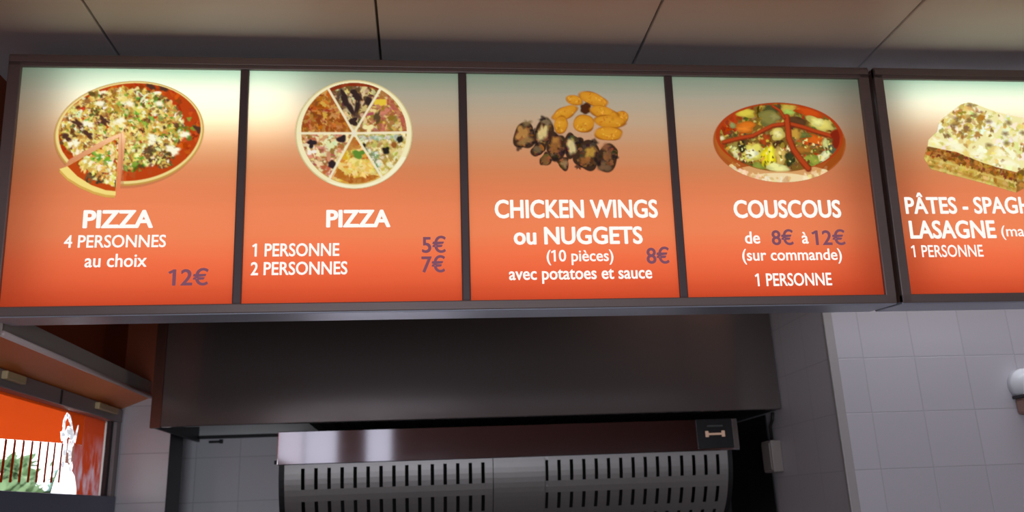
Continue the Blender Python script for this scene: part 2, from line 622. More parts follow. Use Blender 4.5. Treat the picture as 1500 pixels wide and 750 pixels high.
def bush(name, cx, cy, h, w, seed, mat, label):
    rng = random.Random(seed)
    root = empty(name, (cx, cy, -0.05))
    tag(root, label, 'bush')
    t = bmesh.new()
    for i in range(5200):
        a = rng.uniform(0, 2 * math.pi)
        zz = rng.uniform(0.55, 1)
        rr = w * math.sqrt(rng.random()) * (1 - 0.45 * zz ** 2)
        c = Vector((rr * math.cos(a) * 0.6, rr * math.sin(a), h * zz * (0.9 + 0.1 * math.sin(3 * a))))
        n = Vector((rng.gauss(0, 1), rng.gauss(0, 1), rng.gauss(0.4, 1))).normalized()
        s = n.orthogonal().normalized()
        q = n.cross(s)
        L = rng.uniform(0.035, 0.08)
        vs = [t.verts.new(c + L * (x * s + y * q)) for x, y in ((-1, 0), (-.3, .32), (.4, .3), (1, 0), (.4, -.3), (-.3, -.32))]
        t.faces.new(vs)
    me = bpy.data.meshes.new('foliage')
    t.to_mesh(me)
    t.free()
    link('foliage', me, mat, root)
    mb = MB()
    for k in range(5):
        a = k * 1.257
        mb.tube([(0, 0, 0), (0.1 * math.cos(a), 0.15 * math.sin(a), h * 0.4), (0.2 * math.cos(a), 0.4 * math.sin(a) * w, h * 0.75)], 0.02, 6)
    s = mb.build('stem', M_dark2)
    s.parent = root


bush('bush', -2.55, 6.1, 2.10, 0.95, 3, M_leaf, 'light green bush seen through the left of the window')
bush('bush', -2.95, 8.0, 2.16, 0.9, 8, M_leaf_blue, 'bluish green bush outside, behind the white window sticker')

# ------------------------------------------------------------------ extractor hood
hood = empty('extractor_hood', (0.2, 3.48, 1.975))
tag(hood, 'large dark stainless steel extractor hood below the menu boards', 'extractor hood')


def hpart(mb, name, mats, par=hood, root=hood):
    o = mb.build(name, mats)
    o.parent = par
    o.matrix_parent_inverse = Matrix.Translation(root.location).inverted() if par is root else Matrix()
    if par is not root:
        o.matrix_parent_inverse = par.matrix_world.inverted()
    return o


YH, HXL, HXR = 3.48, -1.018, 1.511
HZ = 1.962
m = MB().box(HXL, HXR, YH, YH + 0.012, HZ, 2.945, bevel=0.002)
m.box(HXL, HXR, YH + 0.002, YH + 0.03, HZ - 0.001, HZ + 0.012, bevel=0.002)
hpart(m, 'front_panel', M_steel)
m = MB().prism([(HXL - 0.042, YH + 0.006), (HXL, YH - 0.001), (HXL, YH + 0.012), (HXL - 0.042, YH + 0.03)], 'Z', HZ - 0.003, 2.945)
hpart(m, 'corner_strip', M_chamfer)
m = MB().box(HXL - 0.042, HXL - 0.03, YH + 0.012, YB - 0.002, HZ, 2.945, bevel=0.001)
hpart(m, 'side_panel', M_dark2)
m = MB().box(HXR - 0.010, HXR, YH + 0.012, YB - 0.002, HZ, 2.945)
hpart(m, 'side_panel', M_dark2)
m = MB().box(HXL - 0.03, HXR - 0.01, YB - 0.02, YB - 0.003, 1.99, 2.945)
hpart(m, 'back_lining', M_steel_pale)
m = MB().box(HXL - 0.03, HXR - 0.01, YB - 0.024, YB - 0.002, 1.975, 1.99, bevel=0.002)
hpart(m, 'gutter', M_dark)
m = MB()
m.box(-0.475, HXR - 0.012, YH + 0.10, YB - 0.026, 1.98, 2.4)
for k in range(34):
    x = -0.46 + k * 0.057
    m.box(x, x + 0.03, YH + 0.11, YB - 0.04, 1.974, 1.982, bevel=0.002)
hpart(m, 'grease_filter', M_dark)

# ------------------------------------------------------------------ ventilated canopy over the griddle
can = empty('canopy_hood', (0.38, 3.55, 1.80))
tag(can, 'steel canopy with two rows of slots under the big extractor hood', 'canopy')
YC, CXL, CXR = 3.55, -0.578, 1.335
CZ0, CZ1 = 1.804, 1.936


def cpart(mb, name, mats, par=can):
    return hpart(mb, name, mats, par, can)


m = MB().box(CXL, CXR, YC, YC + 0.02, CZ0, CZ1, bevel=0.003)
m.box(CXL, CXR, YC + 0.002, YB - 0.026, CZ1 - 0.01, CZ1 - 0.002)
m.box(CXL, CXR, YC + 0.002, YC + 0.045, CZ0, CZ0 + 0.006)
cpart(m, 'front_band', M_steel_band)
m = MB().lathe([(0.0, 0), (0.008, 0.001), (0.008, 0.012), (0.0, 0.014)], (CXL - 0.012, YC + 0.01, CZ0 + 0.012), 'X', 14)
cpart(m, 'knob', M_dark2)

# quarter-round slotted sheets: profile starts upright under the band and curves away
Y0, RB, RA = YC + 0.03, 0.33, 0.34


def prof(phi):
    return (Y0 + RA * (1 - math.cos(phi)), CZ0 + 0.004 - RB * math.sin(phi))


phis = [0]
rows = [(0.055, 0.31), (0.46, 0.69), (0.81, 1.10)]


def slotted(x0, x1, s0, sp, n, name):
    xs = [x0]
    holes = set()
    for i in range(n):
        c = s0 + i * sp
        xs += [c - 0.0072, c + 0.0072]
    xs.append(x1)
    ts, slot_t = [], set()
    bounds = [0.0]
    for a, b in rows:
        bounds += [a, b]
    bounds.append(1.5)
    for i in range(len(bounds) - 1):
        a, b = bounds[i], bounds[i + 1]
        k = max(2, int((b - a) / 0.06))
        for j in range(k):
            if i % 2 == 1:
                slot_t.add(len(ts))
            ts.append(a + (b - a) * j / k)
    ts.append(bounds[-1])
    t = bmesh.new()
    g = [[t.verts.new((x, *prof(ph))) for x in xs] for ph in ts]
    for j in range(len(ts) - 1):
        for i in range(len(xs) - 1):
            if j in slot_t and i % 2 == 1:
                continue
            t.faces.new((g[j][i], g[j][i + 1], g[j + 1][i + 1], g[j + 1][i]))
    bmesh.ops.recalc_face_normals(t, faces=t.faces)
    me = bpy.data.meshes.new(name)
    t.to_mesh(me)
    t.free()
    o = link(name, me, M_steel_slot)
    o.parent = can
    o.matrix_parent_inverse = Matrix.Translation(can.location).inverted()
    so = o.modifiers.new('thickness', 'SOLIDIFY')
    so.thickness = 0.002
    return o


SXL, SXR = -0.552, 1.29
slotted(SXL, 0.288, -0.479, 0.0519, 15, 'slotted_sheet')
slotted(0.507, SXR, 0.512, 0.0524, 15, 'slotted_sheet')
mb = MB()
t = bmesh.new()
ph = [1.5 * k / 24 for k in range(25)]
ga = [t.verts.new((0.291, *prof(p))) for p in ph]
gb = [t.verts.new((0.504, *prof(p))) for p in ph]
for k in range(24):
    t.faces.new((ga[k], gb[k], gb[k + 1], ga[k + 1]))
mb.merge(t, 0)
o = cpart(mb, 'middle_sheet', M_steel_slot)
so = o.modifiers.new('thickness', 'SOLIDIFY')
so.thickness = 0.002
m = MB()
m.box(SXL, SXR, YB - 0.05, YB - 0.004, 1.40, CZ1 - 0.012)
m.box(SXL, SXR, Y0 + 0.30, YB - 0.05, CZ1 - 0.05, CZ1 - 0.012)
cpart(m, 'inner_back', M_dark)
for xa, xb in ((CXL + 0.004, SXL - 0.001), (SXR + 0.001, SXR + 0.02)):
    m = MB()
    pr = [prof(1.5 * k / 16) for k in range(17)]
    outl = [(p[0] - 0.004, p[1]) for p in pr] + [(YB - 0.004, pr[-1][1]), (YB - 0.004, CZ1 - 0.012), (Y0 - 0.004, CZ1 - 0.012)]
    m.prism(outl, 'X', xa, xb)
    cpart(m, 'side_cheek', M_dark)
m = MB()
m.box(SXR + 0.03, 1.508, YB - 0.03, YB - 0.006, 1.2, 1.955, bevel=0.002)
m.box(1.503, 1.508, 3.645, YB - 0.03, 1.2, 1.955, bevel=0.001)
cpart(m, 'shade_sheet', M_dark)  # dark sheets added in place of the shade right of the canopy
# black control label on the band
LX0, LX1 = 1.156, 1.312
m = MB().box(LX0, LX1, YC - 0.003, YC + 0.001, CZ0 + 0.008, CZ1 - 0.001, bevel=0.001)
lab = cpart(m, 'control_label', M_black)
m = MB()
m.box(1.200, 1.268, YC - 0.0042, YC - 0.0028, 1.868, 1.876)
m.box(1.192, 1.206, YC - 0.0042, YC - 0.0028, 1.860, 1.885)
m.box(1.263, 1.277, YC - 0.0042, YC - 0.0028, 1.860, 1.885)
cpart(m, 'bar_symbol', emit('lit_bar_symbol', (150, 122, 108), 1.0), lab)
m = MB()
for k in range(9):
    x = 1.203 + k * 0.0078
    m.box(x, x + 0.0052, YC - 0.0040, YC - 0.0028, 1.902, 1.909)
cpart(m, 'faint_print', pbr('faint_grey_print', (90, 96, 92), 0.5), lab)
m = MB().box(LX1 + 0.001, CXR + 0.001, YC - 0.002, YC, CZ0 + 0.004, CZ1 - 0.002, bevel=0.0008)
cpart(m, 'edge_plate', M_steel)

# ------------------------------------------------------------------ box and cable on the recess side
jb = empty('junction_box', (XRET, 3.58, 1.70))
tag(jb, 'small grey box with a cable on the dark side wall of the recess', 'junction box')
m = MB().box(XRET - 0.048, XRET - 0.0005, 3.535, 3.640, 1.706, 1.838, bevel=0.006)
hpart(m, 'housing', M_jbox, jb, jb)
m = MB().box(XRET - 0.052, XRET - 0.046, 3.545, 3.630, 1.716, 1.828, bevel=0.003)
hpart(m, 'cover', M_jbox, jb, jb)
m = MB().tube([(XRET - 0.012, 3.60, 1.836), (XRET - 0.012, 3.60, 1.90), (XRET - 0.010, 3.575, 1.925), (XRET - 0.010, 3.56, 1.955)], 0.007, 8)
hpart(m, 'cable', M_cable, jb, jb)

# small clip on the rear wall
ck = empty('wall_clip', (-0.96, YB, 1.95))
tag(ck, 'tiny dark clip on the rear tiles under the hood', 'clip')
m = MB().box(-1.005, -0.945, YB - 0.012, YB, 1.955, 1.966, bevel=0.002)
m.box(-0.955, -0.940, YB - 0.02, YB, 1.952, 1.97, bevel=0.002)
hpart(m, 'clip_body', M_dark, ck, ck)

# fitting on the right-hand tiles, cut by the picture edge
ft = empty('wall_fitting', (2.27, YR, 1.90))
tag(ft, 'shiny white wall fitting with brown lower part at the picture edge, on right tiles', 'wall fitting')
m = MB().lathe([(0.0, -0.072), (0.03, -0.07), (0.05, -0.058), (0.060, -0.03), (0.062, -0.002)], (2.262, YR, 1.975), 'Y', 32)
hpart(m, 'dome', M_white_plastic, ft, ft)
m = MB().lathe([(0.0, 0.0), (0.018, 0.0), (0.02, 0.012), (0.02, 0.02), (0, 0.021)], (2.285, YR - 0.094, 1.962), 'Y', 20)
hpart(m, 'button', M_dark2, ft, ft)
m = MB().box(2.215, 2.325, YR - 0.060, YR - 0.001, 1.862, 1.925, bevel=0.012)
hpart(m, 'lower_body', M_pinkbrown, ft, ft)
m = MB().box(2.208, 2.33, YR - 0.062, YR - 0.001, 1.922, 1.934, bevel=0.003)
hpart(m, 'collar', M_dark2, ft, ft)

# ------------------------------------------------------------------ backlit menu boards
BX, BY, BZ, LEAN = -1.1211, 2.3321, 2.1703, 0.0808
PW, GAP, PH = 0.60, 0.0329, 0.6893
DEPTH = 0.15


def print_mat(name):
    """translucent printed sheet: pale at the top through salmon to orange red, lit by the tubes behind it"""
    m, nt, out = new_mat(name)
    tc = N(nt, 'ShaderNodeTexCoord')
    sp = N(nt, 'ShaderNodeSeparateXYZ')
    nt.links.new(tc.outputs['Object'], sp.inputs[0])
    nz = N(nt, 'ShaderNodeTexNoise')
    nz.inputs['Scale'].default_value = 3.0
    nz.inputs['Detail'].default_value = 5
    mp = N(nt, 'ShaderNodeMapping')
    mp.inputs['Scale'].default_value = (0.6, 1, 14)
    nt.links.new(tc.outputs['Object'], mp.inputs[0])
    nt.links.new(mp.outputs[0], nz.inputs['Vector'])
    ma = N(nt, 'ShaderNodeMath', operation='MULTIPLY_ADD')
    ma.inputs[1].default_value = 0.06
    nt.links.new(nz.outputs[0], ma.inputs[0])
    dv = N(nt, 'ShaderNodeMath', operation='DIVIDE')
    dv.inputs[1].default_value = PH
    nt.links.new(sp.outputs['Z'], dv.inputs[0])
    sb = N(nt, 'ShaderNodeMath', operation='SUBTRACT')
    sb.inputs[1].default_value = 0.03
    nt.links.new(dv.outputs[0], sb.inputs[0])
    nt.links.new(sb.outputs[0], ma.inputs[2])
    cr = N(nt, 'ShaderNodeValToRGB')
    stops = [(0.0, (234, 100, 62)), (0.08, (238, 112, 72)), (0.18, (238, 124, 82)), (0.28, (232, 140, 96)), (0.38, (228, 140, 97)), (0.47, (218, 134, 92)), (0.56, (206, 136, 94)),
             (0.66, (198, 150, 112)), (0.79, (190, 170, 144)), (0.90, (174, 174, 158)), (1.0, (142, 170, 152))]
    el = cr.color_ramp.elements
    el[0].position, el[0].color = stops[0][0], rgba(stops[0][1])
    el[1].position, el[1].color = stops[-1][0], rgba(stops[-1][1])
    for p, c in stops[1:-1]:
        e = el.new(p)
        e.color = rgba(c)
    nt.links.new(ma.outputs[0], cr.inputs[0])
    em = N(nt, 'ShaderNodeEmission')
    em.inputs[1].default_value = 0.18
    tl = N(nt, 'ShaderNodeBsdfTranslucent')
    nt.links.new(cr.outputs[0], em.inputs[0])
    nt.links.new(cr.outputs[0], tl.inputs[0])
    ad = N(nt, 'ShaderNodeAddShader')
    nt.links.new(em.outputs[0], ad.inputs[0])
    nt.links.new(tl.outputs[0], ad.inputs[1])
    nt.links.new(ad.outputs[0], out.inputs[0])
    return m


M_print = print_mat('menu_print')
M_letter = emit('backlit_white_lettering', (255, 252, 246), 1.0)
M_price = emit('purple_price_lettering', (128, 80, 98), 1.0)
mp_, nt, out = new_mat('backlit_food_picture')
at = N(nt, 'ShaderNodeAttribute')
at.attribute_name = 'ink'
em = N(nt, 'ShaderNodeEmission')
tr = N(nt, 'ShaderNodeBsdfTransparent')
mx = N(nt, 'ShaderNodeMixShader')
nt.links.new(at.outputs['Color'], em.inputs[0])
nt.links.new(at.outputs['Alpha'], mx.inputs[0])
nt.links.new(tr.outputs[0], mx.inputs[1])
nt.links.new(em.outputs[0], mx.inputs[2])
nt.links.new(mx.outputs[0], out.inputs[0])
M_pic = mp_


# ---- lettering: built-in font, thickened by overlaying shifted copies
def raw_text(s):
    cu = bpy.data.curves.new('txt', 'FONT')
    cu.body = s
    cu.size = 1.0
    cu.resolution_u = 4
    o = bpy.data.objects.new('txt', cu)
    COL.objects.link(o)
    bpy.context.view_layer.update()
    me = bpy.data.meshes.new_from_object(o.evaluated_get(bpy.context.evaluated_depsgraph_get()))
    vs = np.array([v.co[:2] for v in me.vertices]) if len(me.vertices) else np.zeros((0, 2))
    fs = [tuple(p.vertices) for p in me.polygons]
    bpy.data.objects.remove(o)
    bpy.data.curves.remove(cu)
    bpy.data.meshes.remove(me)
    return vs, fs


CAPH = raw_text('H')[0][:, 1].max()
ONE = raw_text('1')[0]
ONEW = ONE[:, 0].max() - ONE[:, 0].min()


def text_geo(s):
    vs, fs = raw_text(s)
    vs = [tuple(v) for v in vs]
    fs = list(fs)
    for i, ch in enumerate(s):
        if ch == '1':      # give the plain stem its flag
            xr = raw_text(s[:i + 1])[0][:, 0].max()
            xl = xr - ONEW
            b = len(vs)
            vs += [(xl + 0.02, CAPH), (xl - 0.17, CAPH - 0.10), (xl - 0.13, CAPH - 0.165), (xl + 0.02, CAPH - 0.085)]
            fs.append((b, b + 1, b + 2, b + 3))
    return np.array(vs), fs


def lettering(items, name, mat, parent, dy, off):
    """items: (text, u0, u1, baseline, cap height, weight[, reference text whose width spans u0..u1])"""
    for it in items:
        V, F = [], []
        s, u0_, u1_, base, ch, wt = it[:6]
        vs, fs = text_geo(s)
        ref = text_geo(it[6])[0] if len(it) > 6 else vs
        x0, x1 = ref[:, 0].min() - wt, ref[:, 0].max() + wt
        sx = (u1_ - u0_) / (x1 - x0)
        sy = ch / (CAPH + 1.2 * wt)
        k = 12
        for j in range(k):
            a = 2 * math.pi * j / k
            p = vs + np.array([wt * math.cos(a), wt * 0.75 * math.sin(a)])
            b = len(V)
            for x, y in p:
                V.append((u0_ + (x - x0) * sx - off, dy, base + (y + 0.6 * wt) * sy))
            F += [tuple(b + i for i in f) for f in fs]
        me = bpy.data.meshes.new(name)
        me.from_pydata(V, [], F)
        link(name, me, mat, parent)


# ---- printed food pictures, painted stroke by stroke on a fine mesh
class Canvas:
    def __init__(self, w, h, cell, seed):
        self.cell = cell
        nx, ny = int(w / cell) + 1, int(h / cell) + 1
        self.X, self.Y = np.meshgrid(np.linspace(0, w, nx), np.linspace(0, h, ny))
        self.rgb = np.zeros((ny, nx, 3))
        self.a = np.zeros((ny, nx))
        self.w, self.h = w, h
        self.rng = np.random.RandomState(seed)
        self.lock = None

    def put(self, mask, color, op=1.0):
        mk = np.clip(mask, 0, 1) * op
        if self.lock is not None:
            mk = mk * self.lock
        c = np.array(color, float)
        newa = mk + self.a * (1 - mk)
        k = np.where(newa > 1e-6, mk / np.maximum(newa, 1e-6), 0)[..., None]
        self.rgb = self.rgb * (1 - k) + c * k
        self.a = newa

    def blob(self, cx, cy, rx, ry, rot=0, color=(0, 0, 0), rough=0.0, soft=1.0, op=1.0):
        pad = max(rx, ry) * 1.6 + 4 * self.cell
        ix = slice(max(0, int((cx - pad) / self.cell)), int((cx + pad) / self.cell) + 2)
        iy = slice(max(0, int((cy - pad) / self.cell)), int((cy + pad) / self.cell) + 2)
        X, Y = self.X[iy, ix] - cx, self.Y[iy, ix] - cy
        if X.size == 0:
            return
        a = math.radians(rot)
        x, y = X * math.cos(a) + Y * math.sin(a), -X * math.sin(a) + Y * math.cos(a)
        r = np.sqrt((x / rx) ** 2 + (y / ry) ** 2)
        lim = 1.0
        if rough:
            th = np.arctan2(y / ry, x / rx)
            for k in range(2, 7):
                lim = lim + rough * self.rng.randn() / k * 1.6 * np.cos(k * th + self.rng.uniform(0, 6.28))
        s = self.cell * soft / min(rx, ry) * 1.2
        mask = np.clip((lim - r) / s + 0.5, 0, 1) * op
        full = mask
        if self.lock is not None:
            full = full * self.lock[iy, ix]
        c = np.array(color, float)
        A = self.a[iy, ix]
        newa = full + A * (1 - full)
        k = np.where(newa > 1e-6, full / np.maximum(newa, 1e-6), 0)[..., None]
        self.rgb[iy, ix] = self.rgb[iy, ix] * (1 - k) + c * k
        self.a[iy, ix] = newa

    def ell(self, cx, cy, rx, ry, rot=0):
        a = math.radians(rot)
        X, Y = self.X - cx, self.Y - cy
        x, y = X * math.cos(a) + Y * math.sin(a), -X * math.sin(a) + Y * math.cos(a)
        r = np.sqrt((x / rx) ** 2 + (y / ry) ** 2)
        return np.clip((1 - r) * min(rx, ry) / (1.2 * self.cell) + 0.5, 0, 1)

    def poly(self, pts, soft=1.2):
        X, Y = self.X, self.Y
        inside = np.zeros(X.shape, bool)
        dist = np.full(X.shape, 1e9)
        n = len(pts)
        for i in range(n):
            x0, y0 = pts[i]
            x1, y1 = pts[(i + 1) % n]
            cond = ((y0 > Y) != (y1 > Y))
            with np.errstate(divide='ignore', invalid='ignore'):
                xx = (x1 - x0) * (Y - y0) / (y1 - y0 if y1 != y0 else 1e-9) + x0
            inside ^= cond & (X < xx)
            dx, dy = x1 - x0, y1 - y0
            t = np.clip(((X - x0) * dx + (Y - y0) * dy) / max(dx * dx + dy * dy, 1e-9), 0, 1)
            dist = np.minimum(dist, np.hypot(X - x0 - t * dx, Y - y0 - t * dy))
        sd = np.where(inside, dist, -dist)
        return np.clip(sd / (soft * self.cell) + 0.5, 0, 1)

    def line(self, pts, w, color, op=1.0, soft=1.2):
        d = np.full(self.X.shape, 1e9)
        for (x0, y0), (x1, y1) in zip(pts, pts[1:]):
            dx, dy = x1 - x0, y1 - y0
            t = np.clip(((self.X - x0) * dx + (self.Y - y0) * dy) / max(dx * dx + dy * dy, 1e-9), 0, 1)
            d = np.minimum(d, np.hypot(self.X - x0 - t * dx, self.Y - y0 - t * dy))
        self.put(np.clip((w / 2 - d) / (soft * self.cell) + 0.5, 0, 1), color, op)

    def scatter(self, n, region, colors, smin, smax, rough=0.3, op=0.95, flat=1.0, soft=1.6):
        """n irregular dabs with centres inside the region mask"""
        ys, xs = np.where(region > 0.5)
        if len(ys) == 0:
            return
        idx = self.rng.randint(0, len(ys), n)
        for i in idx:
            c = colors[self.rng.randint(len(colors))]
            c = [max(0, min(255, v + self.rng.randn() * 9)) for v in c]
            s = self.rng.uniform(smin, smax)
            self.blob(xs[i] * self.cell, ys[i] * self.cell, s * self.rng.uniform(0.8, 1.5), s * flat * self.rng.uniform(0.6, 1.0),
                      self.rng.uniform(0, 180), c, rough, soft, op)

    def build(self, corners, parent, off, dy, name='food_picture'):
        ny, nx = self.a.shape
        TL, TR, BL, BR = [np.array(c) for c in corners]
        s, t = (self.X / self.wref)[..., None], (self.Y / self.h)[..., None]
        P = (1 - t) * ((1 - s) * TL + s * TR) + t * ((1 - s) * BL + s * BR)
        co = np.stack([P[..., 0] - off, np.full((ny, nx), dy), P[..., 1]], -1).reshape(-1, 3)
        keep = (self.a > 0.004)
        q = keep[:-1, :-1] | keep[1:, :-1] | keep[:-1, 1:] | keep[1:, 1:]
        jj, ii = np.where(q)
        i00 = jj * nx + ii
        faces = np.stack([i00, i00 + nx, i00 + nx + 1, i00 + 1], -1)
        used = np.unique(faces)
        remap = np.full(ny * nx, -1)
        remap[used] = np.arange(len(used))
        faces = remap[faces]
        me = bpy.data.meshes.new(name)
        me.vertices.add(len(used))
        me.vertices.foreach_set('co', co[used].astype(np.float32).ravel())
        me.loops.add(faces.size)
        me.loops.foreach_set('vertex_index', faces.astype(np.int32).ravel())
        me.polygons.add(len(faces))
        me.polygons.foreach_set('loop_start', np.arange(0, faces.size, 4, dtype=np.int32))
        me.update(calc_edges=True)
        c = np.clip(self.rgb, 0, 255).reshape(-1, 3)[used] / 255.0
        c = np.where(c <= 0.04045, c / 12.92, ((c + 0.055) / 1.055) ** 2.4)
        col = np.concatenate([c, self.a.reshape(-1, 1)[used]], 1).astype(np.float32)
        at = me.color_attributes.new('ink', 'FLOAT_COLOR', 'POINT')
        at.data.foreach_set('color', col.ravel())
        return link(name, me, M_pic, parent)


CHEESE = [(246, 232, 156), (252, 246, 206), (232, 206, 104), (240, 222, 130), (214, 176, 80), (200, 150, 60)]
HERB = [(112, 156, 52), (84, 148, 48), (140, 172, 70)]
BROWN = [(132, 92, 44), (110, 76, 38), (160, 110, 52), (92, 60, 34)]


def pic_cut_pizza():
    c = Canvas(947, 750, 4, 11)
    c.wref = 947
    c.put(c.ell(462, 352, 428, 304, -6), (176, 112, 70), 0.55)           # printed drop shadow
    c.put(c.ell(470, 340, 434, 302, -6), (196, 150, 72))
    c.put(c.ell(470, 337, 426, 294, -6), (238, 216, 140))
    sauce = c.ell(473, 333, 411, 282, -6)
    c.put(sauce, (186, 66, 20))
    c.lock = sauce
    c.scatter(260, sauce, [(206, 88, 30), (168, 52, 16), (196, 76, 28), (150, 60, 24)], 8, 18)
    top = c.ell(430, 318, 352, 232, -4)
    c.scatter(230, top, BROWN + [(190, 120, 50)], 12, 26)
    c.scatter(520, top, CHEESE, 10, 24)
    c.scatter(190, top, BROWN, 6, 15)
    c.scatter(60, top, HERB + [(96, 110, 44)], 6, 13, op=.85)
    c.scatter(85, c.ell(620, 270, 240, 150, 20), HERB + [(96, 110, 44), (120, 120, 50)], 7, 16, op=.85)
    c.scatter(40, c.ell(520, 480, 110, 90), HERB, 7, 15, op=.85)
    c.scatter(420, top, CHEESE, 7, 15, op=.85)
    c.scatter(110, top, [(150, 96, 44), (190, 110, 50), (120, 80, 40)], 5, 11, op=.8)
    c.scatter(60, c.ell(640, 470, 100, 70), [(92, 66, 40), (120, 90, 50)], 8, 16, op=.9)
    c.scatter(40, c.ell(640, 460, 120, 80), CHEESE, 6, 12)
    for x, y, s in ((720, 440, 46), (790, 350, 34), (230, 290, 36), (415, 270, 34), (600, 370, 36), (160, 400, 30), (470, 170, 30), (640, 170, 28), (300, 170, 30)):
        c.blob(x, y, s * .8, s * .55, 20, (252, 246, 214), .2, 3)
    for x, y in ((105, 365), (170, 285), (230, 350), (320, 270), (870, 320), (590, 65), (665, 78)):
        c.blob(x, y, 28, 18, 30, (84, 52, 40), .3, 2)
    c.lock = None
    c.scatter(8, c.poly([(130, 190), (280, 90), (300, 110), (160, 210)]), BROWN + CHEESE, 10, 18, rough=.15)
    gap = c.poly([(432, 338), (340, 372), (120, 496), (60, 600), (300, 760), (412, 720), (416, 640), (446, 380)])
    c.a *= (1 - gap)
    c.put(c.poly([(424, 344), (436, 640), (416, 640), (418, 346)]) * 0.8, (190, 120, 84), .6)
    # the cut-out slice
    arc = [(62, 562), (110, 612), (180, 655), (260, 690), (330, 708), (384, 712)]
    c.put(c.poly([(408, 366), (100, 540)] + arc + [(390, 660)]), (214, 168, 80))
    c.put(c.poly([(408, 366), (104, 536)] + [(x + 4, y - 14) for x, y in arc] + [(392, 640)]), (244, 218, 126))
    sl = c.poly([(408, 366), (112, 532), (170, 590), (250, 640), (330, 668), (388, 674)])
    c.put(sl, (190, 72, 22))
    c.lock = sl
    inner = c.poly([(404, 372), (170, 510), (250, 600), (392, 640)])
    c.scatter(50, inner, BROWN, 8, 18)
    c.scatter(130, inner, CHEESE, 8, 20)
    c.scatter(20, c.ell(310, 480, 70, 40), HERB, 7, 13, op=.85)
    c.scatter(26, c.ell(270, 600, 50, 30), [(80, 56, 36), (112, 80, 48)], 8, 16)
    c.scatter(40, inner, CHEESE, 6, 12)
    c.lock = None
    return c


def pic_six_pizza():
    c = Canvas(814, 750, 4, 5)
    c.wref = 814
    c.put(c.ell(400, 374, 368, 342), (206, 190, 138))
    c.put(c.ell(400, 374, 360, 334), (240, 230, 184))
    c.put(c.ell(400, 372, 326, 318), (206, 170, 96))
    C0 = (398, 372)
    R = 600
    dirs = [180, 242, 299, 359, 59, 117]     # image angles of the six cuts

    def sector(a, b):
        if b < a:
            b += 360
        pts = [C0] + [(C0[0] + R * math.cos(math.radians(a + (b - a) * k / 8)), C0[1] + R * math.sin(math.radians(a + (b - a) * k / 8))) for k in range(9)]
        return c.poly(pts) * c.ell(400, 368, 330, 316)
    ul, tp, ur, lr, bt, ll = [sector(dirs[i], dirs[(i + 1) % 6]) for i in range(6)]
    fill = [
        (ul, (160, 84, 30), [(176, 98, 36), (140, 66, 22), (188, 120, 56), (150, 80, 30), (206, 150, 80)], 210),
        (tp, (124, 86, 50), [(216, 196, 140), (150, 110, 66), (92, 66, 46), (200, 170, 120)], 170),
        (ur, (172, 118, 66), [(220, 196, 128), (170, 86, 70), (150, 100, 48), (214, 180, 90), (190, 120, 92)], 200),
        (lr, (216, 192, 116), [(228, 214, 150), (190, 170, 90), (236, 226, 180), (170, 140, 70)], 190),
        (bt, (208, 156, 62), [(226, 186, 86), (206, 146, 50), (234, 206, 120), (178, 106, 36)], 200),
        (ll, (196, 150, 96), [(226, 206, 150), (176, 96, 70), (150, 110, 56), (234, 220, 176), (206, 140, 110)], 210),
    ]
    for msk, base, cols, n in fill:
        c.put(msk, base)
        c.lock = msk
        c.scatter(n, msk, cols, 8, 20)
        c.lock = None
    c.lock = tp
    c.put(c.poly([(230, 30), (600, 30), (560, 100), (500, 76), (360, 72), (250, 108)]), (138, 44, 20), .9)
    for x, y, rx, ry, r in ((340, 160, 60, 16, 65), (375, 215, 50, 16, 60), (410, 130, 36, 26, 30), (420, 200, 60, 14, 100), (490, 170, 22, 30, 0), (395, 298, 26, 26, 0), (330, 120, 30, 14, 60)):
        c.blob(x, y, rx, ry, r, (54, 38, 36), .2, 2)
    c.lock = ur
    c.put(c.poly([(610, 120), (740, 300), (735, 370), (705, 370), (690, 280), (610, 180)]) * .9, (166, 78, 60), .7)
    c.blob(565, 175, 34, 26, 0, (226, 192, 60), .3, 2)
    c.blob(490, 340, 30, 24, 0, (238, 224, 160), .3, 2)
    c.blob(545, 270, 16, 44, 20, (90, 70, 44), .3, 2)
    c.lock = lr
    c.scatter(50, c.poly([(420, 390), (720, 390), (700, 410), (450, 410)]), [(200, 206, 176), (160, 170, 140)], 6, 12)
    c.scatter(60, c.poly([(470, 470), (540, 490), (570, 620), (540, 610)]), [(222, 226, 200), (130, 140, 100)], 6, 12)
    for x, y, r in ((600, 480, 22), (688, 410, 20), (458, 452, 14), (650, 445, 18)):
        c.blob(x, y, r, r, 0, (40, 34, 30) if r != 18 else (150, 90, 40), .1, 2)
    c.lock = bt
    c.put(c.poly([(390, 380), (440, 470), (350, 480)]), (186, 116, 56), .7)
    c.put(c.poly([(270, 640), (300, 590), (400, 650), (520, 630), (560, 640), (420, 700)]), (166, 84, 26), .7)
    c.scatter(60, c.ell(420, 590, 110, 50), [(230, 196, 96), (238, 214, 130)], 8, 16)
    c.blob(425, 502, 38, 24, 10, (96, 136, 48), .2, 2)
    c.lock = ll
    for x, y in ((322, 408), (135, 435), (262, 566)):
        c.blob(x, y, 26, 24, 0, (48, 36, 40), .25, 2)
    c.blob(130, 490, 22, 18, 0, (240, 232, 214), .3, 2)
    c.lock = None
    for a in dirs:
        p = (C0[0] + 345 * math.cos(math.radians(a)), C0[1] + 322 * math.sin(math.radians(a)))
        c.line([C0, p], 15, (238, 228, 192), .95)
    c.blob(398, 372, 18, 18, 0, (232, 222, 196), .2, 2)
    c.put(c.poly([(100, 600), (220, 668), (400, 706), (560, 670), (640, 600), (700, 520), (735, 520), (650, 650), (480, 725), (300, 725), (150, 660)]) * c.ell(400, 374, 364, 338), (246, 240, 208), .85)
    return c


